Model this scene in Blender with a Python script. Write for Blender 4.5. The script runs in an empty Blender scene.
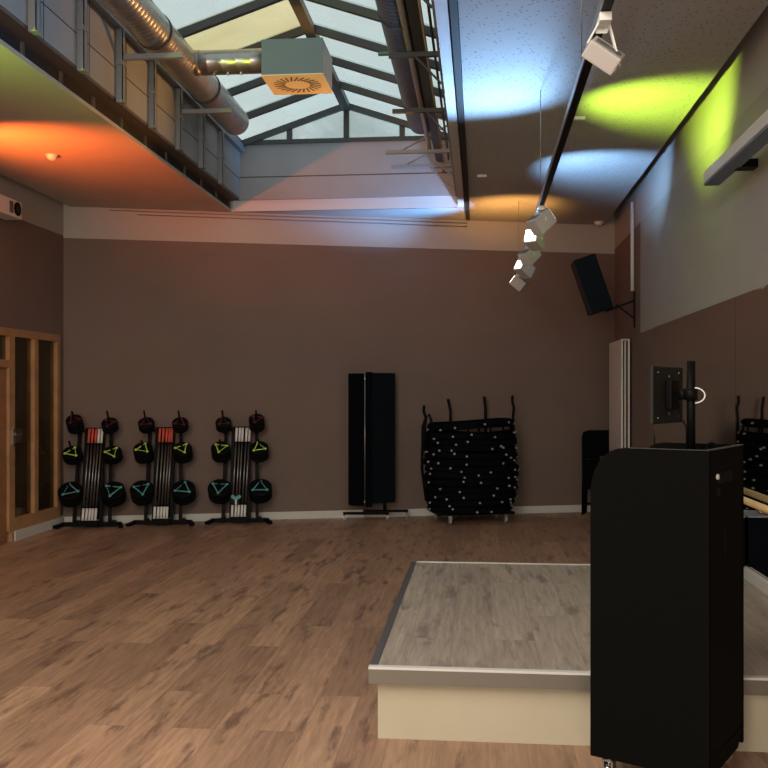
import bpy, bmesh, math, random
from mathutils import Vector, Matrix
random.seed(7)
S = bpy.context.scene
COL = S.collection
PI = math.pi
EYE = 1.45                       # eye height of the photographer
YAW = math.atan(0.1)
CS, SN = math.cos(YAW), math.sin(YAW)
def XY(u, d):
    """plan position of something seen at column u, d metres in front of the lens"""
    X = (u - 480) / 960 * d * CS
    return X, (d + X * SN) / CS
def wall_y(x): return 10.18 + (x + 4.57) * 0.296
WALL_ANG = math.atan(0.296)

# ------------------------------------------------------------------ materials
def mat(name, col, rough=0.6, metal=0.0, spec=0.5, bump=0.0, bscale=60, var=0.0, vscale=3.0, emit=None, estr=0):
    m = bpy.data.materials.new(name); m.use_nodes = True
    nt = m.node_tree; b = nt.nodes['Principled BSDF']
    b.inputs['Base Color'].default_value = (*col, 1); b.inputs['Roughness'].default_value = rough
    b.inputs['Metallic'].default_value = metal; b.inputs['Specular IOR Level'].default_value = spec
    tc = nt.nodes.new('ShaderNodeTexCoord')
    if var:
        n = nt.nodes.new('ShaderNodeTexNoise'); n.inputs['Scale'].default_value = vscale; n.inputs['Detail'].default_value = 5
        nt.links.new(tc.outputs['Object'], n.inputs['Vector'])
        r = nt.nodes.new('ShaderNodeMapRange'); r.inputs[3].default_value = 1 - var; r.inputs[4].default_value = 1 + var
        r.inputs[1].default_value = 0.3; r.inputs[2].default_value = 0.7
        nt.links.new(n.outputs[0], r.inputs[0])
        v = nt.nodes.new('ShaderNodeVectorMath'); v.operation = 'SCALE'; v.inputs[0].default_value = col
        nt.links.new(r.outputs[0], v.inputs['Scale']); nt.links.new(v.outputs[0], b.inputs['Base Color'])
    if bump:
        n2 = nt.nodes.new('ShaderNodeTexNoise'); n2.inputs['Scale'].default_value = bscale; n2.inputs['Detail'].default_value = 3
        nt.links.new(tc.outputs['Object'], n2.inputs['Vector'])
        bp = nt.nodes.new('ShaderNodeBump'); bp.inputs['Strength'].default_value = bump; bp.inputs['Distance'].default_value = 0.004
        nt.links.new(n2.outputs[0], bp.inputs['Height']); nt.links.new(bp.outputs[0], b.inputs['Normal'])
    if emit:
        b.inputs['Emission Color'].default_value = (*emit, 1); b.inputs['Emission Strength'].default_value = estr
    return m

def plank_mat(name, c1, c2, cm, dark, rough, spec=0.5, w=0.19, ln=1.35, off=0.0):
    m = bpy.data.materials.new(name); m.use_nodes = True
    nt = m.node_tree; N = nt.nodes; L = nt.links; b = N['Principled BSDF']
    tc = N.new('ShaderNodeTexCoord')
    mp = N.new('ShaderNodeMapping'); mp.inputs['Rotation'].default_value = (0, 0, PI / 2); mp.inputs['Location'].default_value = (off, off * .3, 0)
    L.new(tc.outputs['Object'], mp.inputs['Vector'])
    br = N.new('ShaderNodeTexBrick'); br.offset = 0.37; br.offset_frequency = 2
    br.inputs['Scale'].default_value = 1; br.inputs['Brick Width'].default_value = ln; br.inputs['Row Height'].default_value = w
    br.inputs['Mortar Size'].default_value = 0.0015; br.inputs['Mortar Smooth'].default_value = 0.3; br.inputs['Bias'].default_value = 0
    br.inputs['Color1'].default_value = (*c1, 1); br.inputs['Color2'].default_value = (*c2, 1); br.inputs['Mortar'].default_value = (*cm, 1)
    L.new(mp.outputs[0], br.inputs['Vector'])
    def noise(sx, sy, sc, det, rg):
        mm = N.new('ShaderNodeMapping'); mm.inputs['Scale'].default_value = (sx, sy, 1); L.new(tc.outputs['Object'], mm.inputs['Vector'])
        # shift the grain from board to board
        ad = N.new('ShaderNodeVectorMath'); ad.operation = 'ADD'; L.new(mm.outputs[0], ad.inputs[0])
        s3 = N.new('ShaderNodeVectorMath'); s3.operation = 'SCALE'; s3.inputs['Scale'].default_value = 25; L.new(br.outputs['Color'], s3.inputs[0]); L.new(s3.outputs[0], ad.inputs[1])
        n = N.new('ShaderNodeTexNoise'); n.inputs['Scale'].default_value = sc; n.inputs['Detail'].default_value = det; n.inputs['Roughness'].default_value = rg
        L.new(ad.outputs[0], n.inputs['Vector']); return n
    g = noise(14, 1.0, 3.0, 7, .65)
    k = noise(6.0, 1.15, 2.0, 4, .6)
    fine = noise(60, 3, 3.0, 3, .6)
    def ramp(src, p0, p1, v0, v1):
        r = N.new('ShaderNodeMapRange'); r.inputs[1].default_value = p0; r.inputs[2].default_value = p1; r.inputs[3].default_value = v0; r.inputs[4].default_value = v1
        L.new(src.outputs[0], r.inputs[0]); return r
    g1 = ramp(g, .3, .7, .70, 1.25); f1 = ramp(fine, .3, .7, .93, 1.07); k1 = ramp(k, .545, .67, 0, .8)
    mu = N.new('ShaderNodeMath'); mu.operation = 'MULTIPLY'; L.new(g1.outputs[0], mu.inputs[0]); L.new(f1.outputs[0], mu.inputs[1])
    sc = N.new('ShaderNodeVectorMath'); sc.operation = 'SCALE'; L.new(br.outputs['Color'], sc.inputs[0]); L.new(mu.outputs[0], sc.inputs['Scale'])
    mx = N.new('ShaderNodeMix'); mx.data_type = 'RGBA'; L.new(k1.outputs[0], mx.inputs['Factor'])
    L.new(sc.outputs[0], mx.inputs['A']); mx.inputs['B'].default_value = (*dark, 1)
    L.new(mx.outputs['Result'], b.inputs['Base Color'])
    b.inputs['Roughness'].default_value = rough; b.inputs['Specular IOR Level'].default_value = spec
    bp = N.new('ShaderNodeBump'); bp.inputs['Strength'].default_value = .15; bp.inputs['Distance'].default_value = .002
    L.new(g.outputs[0], bp.inputs['Height']); L.new(bp.outputs[0], b.inputs['Normal'])
    return m

def perforated_mat(name, col):
    m = bpy.data.materials.new(name); m.use_nodes = True
    nt = m.node_tree; N = nt.nodes; L = nt.links; b = N['Principled BSDF']
    tc = N.new('ShaderNodeTexCoord'); v = N.new('ShaderNodeTexVoronoi'); v.inputs['Scale'].default_value = 32; v.inputs['Randomness'].default_value = .55
    mp = N.new('ShaderNodeMapping'); mp.inputs['Scale'].default_value = (1, .8, 0.0); mp.inputs['Rotation'].default_value = (0, 0, .4)
    L.new(tc.outputs['Object'], mp.inputs['Vector']); L.new(mp.outputs[0], v.inputs['Vector'])
    r = N.new('ShaderNodeMapRange'); r.inputs[1].default_value = .15; r.inputs[2].default_value = .26; r.inputs[3].default_value = .5; r.inputs[4].default_value = 1
    L.new(v.outputs['Distance'], r.inputs[0])
    s = N.new('ShaderNodeVectorMath'); s.operation = 'SCALE'; s.inputs[0].default_value = col; L.new(r.outputs[0], s.inputs['Scale'])
    L.new(s.outputs[0], b.inputs['Base Color']); b.inputs['Roughness'].default_value = .75; b.inputs['Specular IOR Level'].default_value = .25
    return m

def glass_mat(name, tint, diff, haze=.35):
    m = bpy.data.materials.new(name); m.use_nodes = True
    nt = m.node_tree; N = nt.nodes; L = nt.links
    for n in list(N):
        if n.type != 'OUTPUT_MATERIAL': N.remove(n)
    out = [n for n in N if n.type == 'OUTPUT_MATERIAL'][0]
    t = N.new('ShaderNodeBsdfTransparent'); t.inputs[0].default_value = (*tint, 1)
    tl = N.new('ShaderNodeBsdfTranslucent'); tl.inputs[0].default_value = (*diff, 1)
    g = N.new('ShaderNodeBsdfGlossy'); g.inputs['Roughness'].default_value = .05; g.inputs[0].default_value = (.9, .9, .9, 1)
    mx = N.new('ShaderNodeMixShader')
    tc = N.new('ShaderNodeTexCoord'); n = N.new('ShaderNodeTexNoise'); n.inputs['Scale'].default_value = 1.3; n.inputs['Detail'].default_value = 6; n.inputs['Distortion'].default_value = 1.0
    L.new(tc.outputs['Object'], n.inputs['Vector'])
    r = N.new('ShaderNodeMapRange'); r.inputs[1].default_value = .35; r.inputs[2].default_value = .7; r.inputs[3].default_value = max(0, haze - .25); r.inputs[4].default_value = haze + .3
    L.new(n.outputs[0], r.inputs[0]); L.new(r.outputs[0], mx.inputs[0])
    L.new(t.outputs[0], mx.inputs[1]); L.new(tl.outputs[0], mx.inputs[2])
    m2 = N.new('ShaderNodeMixShader'); m2.inputs[0].default_value = .05
    L.new(mx.outputs[0], m2.inputs[1]); L.new(g.outputs[0], m2.inputs[2]); L.new(m2.outputs[0], out.inputs[0])
    return m

M = dict(
    brown=mat('brown wall paint', (.175, .124, .102), .75, bump=.25, bscale=45, var=.05, vscale=1.5),
    grey=mat('grey wall tone', (.37, .35, .30), .7, bump=.3, bscale=60, var=.03),
    band=mat('pale wall band paint', (.43, .40, .37), .7, bump=.2, bscale=60),
    ceil=mat('left ceiling plaster', (.45, .42, .38), .8, bump=.3, bscale=60, var=.05),
    perf=perforated_mat('perforated ceiling board', (.40, .395, .39)),
    upstand=mat('white upstand', (.55, .55, .56), .6),
    dark=mat('dark recess', (.02, .016, .014), .8),
    soffit=mat('brown steel soffit', (.11, .08, .065), .6),
    shaft=mat('pale grey shaft board', (.275, .275, .28), .6, var=.08, vscale=2),
    seam=mat('board seam', (.05, .05, .055), .8),
    post=mat('grey steel post', (.22, .235, .255), .5, metal=.2),
    frame=mat('dark grey skylight bar', (.055, .056, .056), .5, metal=.3),
    skirt=mat('white skirting', (.62, .61, .56), .5),
    floor=plank_mat('laminate floor', (.44, .265, .165), (.285, .168, .106), (.22, .13, .08), (.12, .066, .046), .42),
    stage=plank_mat('laminate stage top', (.40, .335, .27), (.33, .275, .22), (.24, .19, .15), (.17, .13, .11), .38, off=.43),
    cream=mat('cream stage riser', (.46, .415, .305), .7, bump=.15, bscale=120, var=.04),
    alu=mat('brushed aluminium trim', (.20, .18, .155), .45, metal=.6, bump=.1, bscale=200), lip=mat('bright edging lip', (.62, .62, .60), .35),
    aludark=mat('dark aluminium trim', (.16, .16, .165), .4, metal=.7),
    wood=mat('oiled pine', (.40, .225, .105), .5, var=.15, vscale=8),
    wooddark=mat('orange door wood', (.30, .14, .06), .5, var=.15, vscale=8),
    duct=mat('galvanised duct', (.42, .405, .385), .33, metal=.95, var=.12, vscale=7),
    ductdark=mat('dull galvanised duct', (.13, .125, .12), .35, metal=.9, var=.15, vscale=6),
    clamp=mat('dark clamp', (.03, .03, .03), .6),
    blackpaint=mat('black lacquer', (.0045, .0045, .004), .85, spec=.02),
    blackside=mat('black laminate', (.0085, .0085, .0072), .85, spec=.03, bump=.1, bscale=200),
    blackfab=mat('black fabric', (.0035, .0045, .007), .9, spec=.02, bump=.3, bscale=200),
    blackfab2=mat('charcoal fabric', (.006, .008, .011), .9, spec=.03, bump=.2, bscale=200),
    rubber=mat('black rubber', (.004, .0045, .0055), .6, spec=.08),
    steelblk=mat('black powder coat', (.0035, .0035, .004), .5, spec=.08),
    chrome=mat('chrome', (.7, .7, .7), .2, metal=1),
    bar=mat('grey steel bar', (.22, .215, .21), .3, metal=.85),
    lampgrey=mat('lamp housing grey', (.42, .40, .38), .45), white=mat('white plastic', (.72, .72, .70), .4),
    offw=mat('off white radiator enamel', (.75, .68, .62), .4),
    gap=mat('radiator gap', (.05, .05, .045), .7),
    teal=mat('teal mark', (.12, .40, .42), .5), lime=mat('lime mark', (.50, .75, .12), .5), red=mat('red mark', (.10, .012, .016), .5),
    redend=mat('red bar end', (.65, .10, .06), .45), whend=mat('white bar end', (.80, .78, .74), .4),
    speaker=mat('speaker cabinet', (.004, .0075, .011), .6, spec=.08), grille=mat('speaker grille', (.006, .006, .007), .7),
    copper=mat('warm steel', (.35, .26, .17), .45, metal=.5),
    plate=mat('diffuser plate', (.70, .62, .52), .5),
    boxgrey=mat('grey painted sheet', (.14, .185, .25), .5, spec=.3),
    stick=mat('pale beech', (.72, .50, .24), .5, var=.1, vscale=6),
    mirror=mat('mirror', (.82, .80, .76), .02, metal=1),
    green=mat('green steel', (.10, .17, .14), .5),
    screenback=mat('dark grey monitor shell', (.022, .022, .019), .7, spec=.15),
    capw=mat('pale grey cap', (.34, .34, .34), .5),
    glow=mat('lit lamp lens', (.9, .9, .9), .4, emit=(.85, .93, 1), estr=9),
    glow2=mat('lit lamp lens dim', (.9, .9, .9), .4, emit=(1, .93, .75), estr=5.0),
    glass=glass_mat('skylight glass', (.80, .86, .86), (.75, .80, .80)),
    glassy=glass_mat('yellowed skylight glass', (.88, .84, .66), (.80, .74, .52)),
)
gl = glass_mat('partition glass', (.60, .58, .50), (.10, .10, .09), .1); M['pglass'] = gl

# ------------------------------------------------------------------ mesh builder
class MB:
    def __init__(s): s.bm = bmesh.new(); s.mats = []
    def mi(s, m):
        if m not in s.mats: s.mats.append(m)
        return s.mats.index(m)
    def _f(s, vs, mi, smooth=False):
        try: f = s.bm.faces.new(vs)
        except ValueError: return
        f.material_index = mi; f.smooth = smooth
    def box(s, c, size, m, rot=None, bev=0):
        t = bmesh.new(); bmesh.ops.create_cube(t, size=1)
        bmesh.ops.scale(t, vec=size, verts=t.verts)
        if bev: bmesh.ops.bevel(t, geom=list(t.edges), offset=bev, segments=2, affect='EDGES', profile=.6)
        X = Matrix.Translation(Vector(c))
        if rot is not None: X = X @ (rot.to_4x4() if isinstance(rot, Matrix) else Matrix.Rotation(rot[2], 4, 'Z') @ Matrix.Rotation(rot[1], 4, 'Y') @ Matrix.Rotation(rot[0], 4, 'X'))
        bmesh.ops.transform(t, matrix=X, verts=t.verts); s.merge(t, m)
        return s
    def merge(s, t, m, smooth=False):
        mi = s.mi(m); mp = {v: s.bm.verts.new(v.co) for v in t.verts}
        for f in t.faces: s._f([mp[v] for v in f.verts], mi, smooth)
        t.free()
    def b2(s, a, b, m, bev=0):
        c = [(a[i] + b[i]) / 2 for i in range(3)]; return s.box(c, [abs(b[i] - a[i]) for i in range(3)], m, bev=bev)
    def bar(s, p, q, w, h, m, up=(0, 0, 1)):
        p, q = Vector(p), Vector(q); y = (q - p); ln = y.length; y.normalize(); up = Vector(up)
        x = y.cross(up)
        if x.length < 1e-4: x = y.cross(Vector((1, 0, 0)))
        x.normalize(); z = x.cross(y)
        R = Matrix((x, y, z)).transposed()
        return s.box((p + q) / 2, (w, ln, h), m, rot=R)
    def tube(s, pts, r, m, n=10, cap=True):
        pts = [Vector(p) for p in pts]; rs = r if isinstance(r, (list, tuple)) else [r] * len(pts); mi = s.mi(m)
        rings = []; prev = None
        for i, p in enumerate(pts):
            a = pts[max(i - 1, 0)]; b = pts[min(i + 1, len(pts) - 1)]; t = (b - a)
            if t.length < 1e-9: t = Vector((0, 0, 1))
            t.normalize()
            if prev is None: x = t.orthogonal().normalized()
            else:
                x = prev - t * prev.dot(t)
                x = x.normalized() if x.length > 1e-6 else t.orthogonal().normalized()
            prev = x; y = t.cross(x)
            rings.append([s.bm.verts.new(p + (x * math.cos(2 * PI * k / n) + y * math.sin(2 * PI * k / n)) * rs[i]) for k in range(n)])
        for i in range(len(rings) - 1):
            for k in range(n): s._f([rings[i][k], rings[i][(k + 1) % n], rings[i + 1][(k + 1) % n], rings[i + 1][k]], mi, True)
        if cap: s._f(rings[0][::-1], mi); s._f(rings[-1], mi)
        return s
    def cyl(s, p, q, r, m, n=20, r2=None):
        return s.tube([p, q], [r, r if r2 is None else r2], m, n)
    def lathe(s, p, q, prof, m, n=28):
        """prof: list of (t along p..q, radius)"""
        p, q = Vector(p), Vector(q); ax = (q - p); x = ax.normalized().orthogonal().normalized(); y = ax.normalized().cross(x); mi = s.mi(m)
        rings = [[s.bm.verts.new(p + ax * t + (x * math.cos(2 * PI * k / n) + y * math.sin(2 * PI * k / n)) * r) for k in range(n)] for t, r in prof]
        for i in range(len(rings) - 1):
            for k in range(n): s._f([rings[i][k], rings[i][(k + 1) % n], rings[i + 1][(k + 1) % n], rings[i + 1][k]], mi, True)
        s._f(rings[0][::-1], mi); s._f(rings[-1], mi); return s
    def prism(s, poly, a, b, m, axis='y'):
        """extrude a 2D polygon from a to b along the axis"""
        mi = s.mi(m)
        def P(p, t): return {'y': (p[0], t, p[1]), 'z': (p[0], p[1], t), 'x': (t, p[0], p[1])}[axis]
        A = [s.bm.verts.new(P(p, a)) for p in poly]; B = [s.bm.verts.new(P(p, b)) for p in poly]; n = len(poly)
        s._f(A[::-1], mi); s._f(B, mi)
        for i in range(n): s._f([A[i], A[(i + 1) % n], B[(i + 1) % n], B[i]], mi)
        return s
    def ring(s, a, b, z, r, m, n=40, k=8, wob=None, flat=1.0):
        mi = s.mi(m); R = []
        for i in range(n):
            t = 2 * PI * i / n; c = Vector((a * math.cos(t), b * math.sin(t), z + (wob(t) if wob else 0))); o = Vector((math.cos(t), math.sin(t), 0))
            R.append([s.bm.verts.new(c + o * r * math.cos(2 * PI * j / k) + Vector((0, 0, 1)) * r * flat * math.sin(2 * PI * j / k)) for j in range(k)])
        for i in range(n):
            for j in range(k): s._f([R[i][j], R[(i + 1) % n][j], R[(i + 1) % n][(j + 1) % k], R[i][(j + 1) % k]], mi, True)
        return s
    def build(s, name, parent=None, kind=None):
        bmesh.ops.recalc_face_normals(s.bm, faces=s.bm.faces)
        me = bpy.data.meshes.new(name); s.bm.to_mesh(me); s.bm.free()
        for m in s.mats: me.materials.append(M[m])
        o = bpy.data.objects.new(name, me); COL.objects.link(o)
        if parent: o.parent = parent
        if kind: o['kind'] = kind
        return o
def tag(o, label, cat, group=None):
    o['label'] = label; o['category'] = cat
    if group: o['group'] = group
    return o
def thing(name, label, cat, loc=(0, 0, 0), rz=0, group=None):
    o = bpy.data.objects.new(name, None); COL.objects.link(o); o.location = loc; o.rotation_euler = (0, 0, rz); o.empty_display_size = .1
    return tag(o, label, cat, group)
def copy_tree(o, parent=None):
    c = o.copy(); COL.objects.link(c)
    if parent: c.parent = parent
    for ch in list(o.children): copy_tree(ch, c)
    return c
def struct(mb, name): return mb.build(name, kind='structure')

# ------------------------------------------------------------------ setting
ZC = EYE + 2.056          # ceiling underside
ZT = ZC + .45
XL, XR, YB = -4.57, 1.647, -4.0
YR = wall_y(XR); YLc = wall_y(XL)
ZB = 3.16                 # top of the brown paint

f = MB(); f.prism([(XL - .1, YB - .1), (XR + .1, YB - .1), (XR + .1, YR + .1), (XL - .1, YLc + .1)], -.1, 0, 'floor', 'z'); struct(f, 'floor')

# back wall (oblique): brown below, pale band above
w = MB()
for z0, z1, m in ((0, ZB, 'brown'), (ZB, ZT, 'band')):
    w.prism([(XL - .15, wall_y(XL - .15)), (XR + .15, wall_y(XR + .15)), (XR + .15, wall_y(XR + .15) + .2), (XL - .15, wall_y(XL - .15) + .2)], z0, z1, m, 'z')
struct(w, 'wall_back')
# right wall: brown end strip, grey field, pale band
w = MB(); ZRB = 3.215
w.b2((XR, YB, 0), (XR + .15, YR, 2.07), 'brown'); w.b2((XR, 10.12, 2.07), (XR + .15, YR, ZRB), 'brown')
w.b2((XR, YB, 2.07), (XR + .15, 10.12, ZRB), 'grey'); w.b2((XR, YB, ZRB), (XR + .15, YR, ZT), 'band'); struct(w, 'wall_right')
w = MB(); w.b2((XL - .1, YB - .15, 0), (XR + .1, YB, ZT), 'grey'); struct(w, 'wall_rear')
# left wall with the glazed opening (y 6.0 .. 9.95, up to 2.08)
ZLO = 2.08; YO1 = 10.04; YO0 = 5.0; ZLB = 3.185
w = MB()
w.b2((XL - .15, YB, 0), (XL, YO0, ZLB), 'brown'); w.b2((XL - .15, YO0, ZLO), (XL, YO1, ZLB), 'brown'); w.b2((XL - .15, YO1, 0), (XL, YLc, ZLB), 'brown')
w.b2((XL - .15, YB, ZLB), (XL, YLc, ZT), 'band'); struct(w, 'wall_left')
# the corridor behind the glazing
w = MB(); w.b2((XL - 1.9, YO0 - 1, 0), (XL - 1.8, YO1 + 1, 2.6), 'brown'); w.b2((XL - 1.9, YO1 + .9, 0), (XL - .15, YO1 + 1, 2.6), 'brown')
w.b2((XL - 1.9, YO0 - 1, 2.6), (XL - .1, YO1 + 1, 2.7), 'ceil'); w.b2((XL - 1.9, YO0 - 1, 0), (XL - .15, YO0 - .9, 2.6), 'brown'); struct(w, 'wall_corridor')
f = MB(); f.b2((XL - 1.9, YO0 - 1, -.1), (XL - .1, YO1 + 1, -.001), 'floor'); struct(f, 'floor_corridor')

# ceilings
SX0, SX1, SY0, SY1 = -2.81, -.115, -1.5, 10.63     # opening
c = MB(); c.prism([(XL + .08, YB + .02), (SX0, YB + .02), (SX0, wall_y(SX0) - .02), (XL + .08, wall_y(XL + .08) - .02)], ZC, ZC + .03, 'ceil', 'z'); struct(c, 'ceiling_left')
c = MB()
c.prism([(SX1, YB + .02), (XR - .13, YB + .02), (XR - .13, wall_y(XR - .13) - .02), (SX1, wall_y(SX1) - .02)], ZC, ZC + .03, 'perf', 'z'); struct(c, 'ceiling_right')
c = MB()
c.prism([(SX0 + .001, SY1 + .04), (SX1 - .001, SY1 + .04), (SX1 - .001, wall_y(SX1) - .01), (SX0 + .001, wall_y(SX0) - .01)], ZC, ZC + .03, 'upstand', 'z')
c.b2((SX0 + .02, SY1 + .03, ZC), (SX1 - .002, SY1 + .06, ZC + .13), 'upstand'); struct(c, 'ceiling_back')
c = MB(); c.b2((SX0 + .001, YB + .02, ZC), (SX1 - .001, SY0, ZC + .03), 'ceil'); struct(c, 'ceiling_rear')
# slab over the suspended ceilings
c = MB(); c.b2((XL - .1, YB - .1, ZT), (SX0 - .05, YR + .3, ZT + .1), 'dark'); c.b2((-.16, YB - .1, ZT), (XR + .1, YR + .3, ZT + .1), 'dark')
c.b2((SX0 - .05, SY1 + .15, ZT), (-.16, YR + .3, ZT + .1), 'dark'); c.b2((SX0 - .05, YB - .1, ZT), (-.16, SY0 - .1, ZT + .1), 'dark'); struct(c, 'roof_slab')
# shaft of the skylight
XSL, XSR = -2.70, -.27
ZS = EYE + 2.18; ZE = EYE + 2.80
t = MB(); t.b2((SX0 - .06, SY0, ZC + .03), (SX0 - .03, SY1 + .05, ZS), 'dark'); t.b2((SX0 - .06, SY0, ZS), (XSL - .005, SY1 + .05, ZS + .02), 'soffit')
for k in range(20): t.b2((SX0 - .03, .2 + k * .55, ZC + .03), (SX0 - .012, .23 + k * .55, ZS), 'soffit')
struct(t, 'trim_1')
w = MB(); w.b2((XSL - .06, SY0, ZS + .02), (XSL, SY1 + .05, ZE), 'shaft')
w.b2((XSL, SY0, EYE + 2.415), (XSL + .002, SY1, EYE + 2.423), 'seam')
for k in range(18): w.b2((XSL, 10.63 - .10 - .70 * k - .005 - .6, ZS + .02), (XSL + .0015, 10.63 - .10 - .70 * k + .003 - .6, ZE - .05), 'seam')
struct(w, 'wall_shaft_left')
w = MB(); w.b2((XSL - .06, SY1, ZS), (XSR + .06, SY1 + .06, ZE), 'shaft'); w.b2((XSL, SY1 - .002, EYE + 2.43), (XSR, SY1, EYE + 2.44), 'seam'); struct(w, 'wall_shaft_back')
w = MB(); w.b2((XSR, SY0, ZS), (XSR + .05, SY1 + .05, ZE), 'shaft'); struct(w, 'wall_shaft_right')
w = MB(); w.b2((XSL - .06, SY0 - .06, ZC), (XSR + .06, SY0, ZE), 'shaft'); struct(w, 'wall_shaft_rear')
t = MB(); t.b2((XSL, SY0, EYE + 2.72), (XSL + .05, SY1, ZE), 'post'); struct(t, 'trim_2')
# white steel channel and black rail along the right ceiling edge
t = MB(); t.b2((-.240, SY0, ZC + .0), (-.170, SY1 + .02, ZC + .07), 'upstand'); t.b2((-.17, SY0, ZC + .06), (-.12, SY1, ZC + .07), 'dark'); struct(t, 'trim_3')
t = MB(); t.b2((-.160, YB + .1, ZC - .02), (-.118, wall_y(-.14) - .12, ZC + .055), 'dark'); struct(t, 'trim_4')

# skylight: ridge, rafters, eaves, gable and one pane per bay and slope
XRG = -1.485; ZR = EYE + 3.215
win = bpy.data.objects.new('window_1', None); COL.objects.link(win); win['kind'] = 'structure'
g = MB(); g.bar((XRG, SY0, ZR - .03), (XRG, SY1, ZR - .03), .09, .07, 'frame'); g.build('ridge_bar', win)
ys = [SY1 - .02 - .765 * k for k in range(16)]
for y in ys:
    for x in (XSL, XSR):
        g = MB(); g.bar((x, y, ZE + .0), (XRG, y, ZR - .01), .046, .065, 'frame'); g.build('rafter', win)
g = MB()
for x in (XSL, XSR): g.b2((x - .03, SY0, ZE), (x + .03, SY1, ZE + .05), 'frame')
g.b2((XSL, SY1 - .03, ZE), (XSR, SY1 + .03, ZE + .045), 'frame')
for x in (-2.13, XRG, -.86):
    zz = ZE + (ZR - ZE) * (1 - abs(x - XRG) / (XRG - XSL)); g.b2((x - .03, SY1 - .02, ZE), (x + .03, SY1 + .02, zz), 'frame')
g.build('gable_frame', win)
for k in range(len(ys) - 1):
    for x, yel in ((XSL, k == 3), (XSR, False)):
        g = MB(); g.bar((x, (ys[k] + ys[k + 1]) / 2, ZE + .05), (XRG, (ys[k] + ys[k + 1]) / 2, ZR + .04), .765, .012, 'glassy' if yel else 'glass'); g.build('pane', win)
for poly in ([(XSL, ZE + .04), (XRG, ZE + .04), (XRG, ZR)], [(XRG, ZE + .04), (XSR, ZE + .04), (XRG, ZR)]):
    g = MB(); g.prism(poly, SY1 + .005, SY1 + .012, 'glass', 'y'); g.build('pane', win)

# skirting
t = MB(); t.prism([(XL, YLc), (XR, YR), (XR, YR - .015), (XL, YLc - .015)], 0, .085, 'skirt', 'z'); struct(t, 'baseboard_back')
t = MB(); t.b2((XL, YO1 - .0, 0), (XL + .015, YLc - .015, .10), 'skirt'); t.b2((XL, YB, 0), (XL + .015, YO0, .1), 'skirt'); t.b2((XL + .03, 9.0, 0), (XL + .042, YO1, .098), 'skirt'); struct(t, 'baseboard_left')
t = MB(); t.b2((XR - .015, 6.5, 0), (XR, YR - .015, .085), 'skirt'); t.b2((XR - .035, 3.97, .308), (XR, 6.48, .375), 'skirt'); struct(t, 'baseboard_right')

# glazed partition left
p = bpy.data.objects.new('window_2', None); COL.objects.link(p); p['kind'] = 'structure'
X0 = XL - .05; X1 = XL + .03
g = MB()
for y, wd in ((9.38, .10), (9.74 - .02, .07), (10.10 - .17 - .035 + .0, .07)): pass
def yl(u): return XY(u, 4.57 / CS * 960 / (480 - u))[1]
YP = [yl(9.5), yl(34), YO1 - .035]
for y, wd in zip(YP, (.11, .085, .07)): g.b2((X0 + .002, y - wd / 2, .105), (X1 - .002, y + wd / 2, ZLO - .002), 'wood')
g.b2((X0, YP[0], ZLO - .075), (X1, YO1, ZLO), 'wood'); g.b2((X0, YP[0], .10), (X1, YO1, .22), 'wood'); g.b2((X0, YP[0], 0), (X1 - .001, YO1, .10), 'wood')
g.build('window_frame', p)
for a, b in ((0, 1), (1, 2)):
    g = MB(); g.b2((XL - .02, YP[a], .2), (XL - .012, YP[b], ZLO - .05), 'pglass'); g.build('pane', p)
g = MB(); g.b2((X1, YP[0] - .02, .94), (X1 + .02, YP[0] + .03, 1.10), 'chrome'); g.box((X1 + .04, YP[0] + .01, 1.05), (.05, .11, .018), 'chrome'); g.build('latch', p)
d = bpy.data.objects.new('door_1', None); COL.objects.link(d); d['kind'] = 'structure'
yd1 = YP[0] - .055
g = MB(); g.b2((X0, YO0 + .9, ZLO - .075), (X1, yd1, ZLO), 'wood'); g.b2((X0, YO0 + .9, 1.70), (X1, yd1, 1.77), 'wood')
for yy in (YO0 + .9,): g.b2((X0, yy, 0), (X1, yy + .1, ZLO), 'wood')
g.build('door_frame', d)
g = MB(); g.b2((XL - .04, yd1 - .17, .02), (XL + .0, yd1 - .005, 1.70), 'wooddark'); g.b2((XL - .04, YO0 + 1.0, .02), (XL, YO0 + 1.2, 1.7), 'wooddark'); g.b2((XL - .04, YO0 + 1.2, .02), (XL, yd1 - .17, .3), 'wooddark'); g.b2((XL - .04, YO0 + 1.2, 1.6), (XL, yd1 - .17, 1.7), 'wooddark'); g.build('door_leaf', d)
g = MB(); g.b2((XL - .02, YO0 + 1, .3), (XL - .012, yd1 - .1, 1.62), 'pglass'); g.b2((XL - .02, YO0 + 1, 1.75), (XL - .012, yd1, ZLO - .06), 'pglass'); g.build('pane', d)
w = MB(); w.b2((XL - .12, YO0, 0), (XL, YO0 + .9, ZLO), 'brown'); struct(w, 'wall_pier')

# stage
st = thing('stage', 'low laminate topped stage platform with metal edging and cream riser', 'stage', (0, 0, 0))
SXL, SYF, SYB, SZ = -.462, 3.97, 6.50, .308
g = MB(); g.b2((SXL + .015, SYF + .015, SZ - .03), (XR - .002, SYB - .01, SZ - .002), 'stage'); g.build('stage_top', st)
g = MB(); g.b2((SXL + .035, SYF + .04, 0), (XR - .002, SYB - .05, SZ - .031), 'cream'); g.build('riser', st)
g = MB(); g.b2((SXL, SYF, SZ - .068), (XR - .01, SYF + .012, SZ + .001), 'alu'); g.b2((SXL, SYF - .002, SZ - .007), (XR - .01, SYF + .03, SZ + .003), 'lip'); g.build('front_edging', st)['label'] = 'bright brushed aluminium edging along the front'
g = MB(); g.b2((SXL, SYF + .012, SZ - .068), (SXL + .012, SYB, SZ), 'aludark'); g.b2((SXL, SYF + .03, SZ - .003), (SXL + .034, SYB, SZ + .003), 'aludark'); g.build('side_edging', st)['label'] = 'dark metal edging along the left side'
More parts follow.
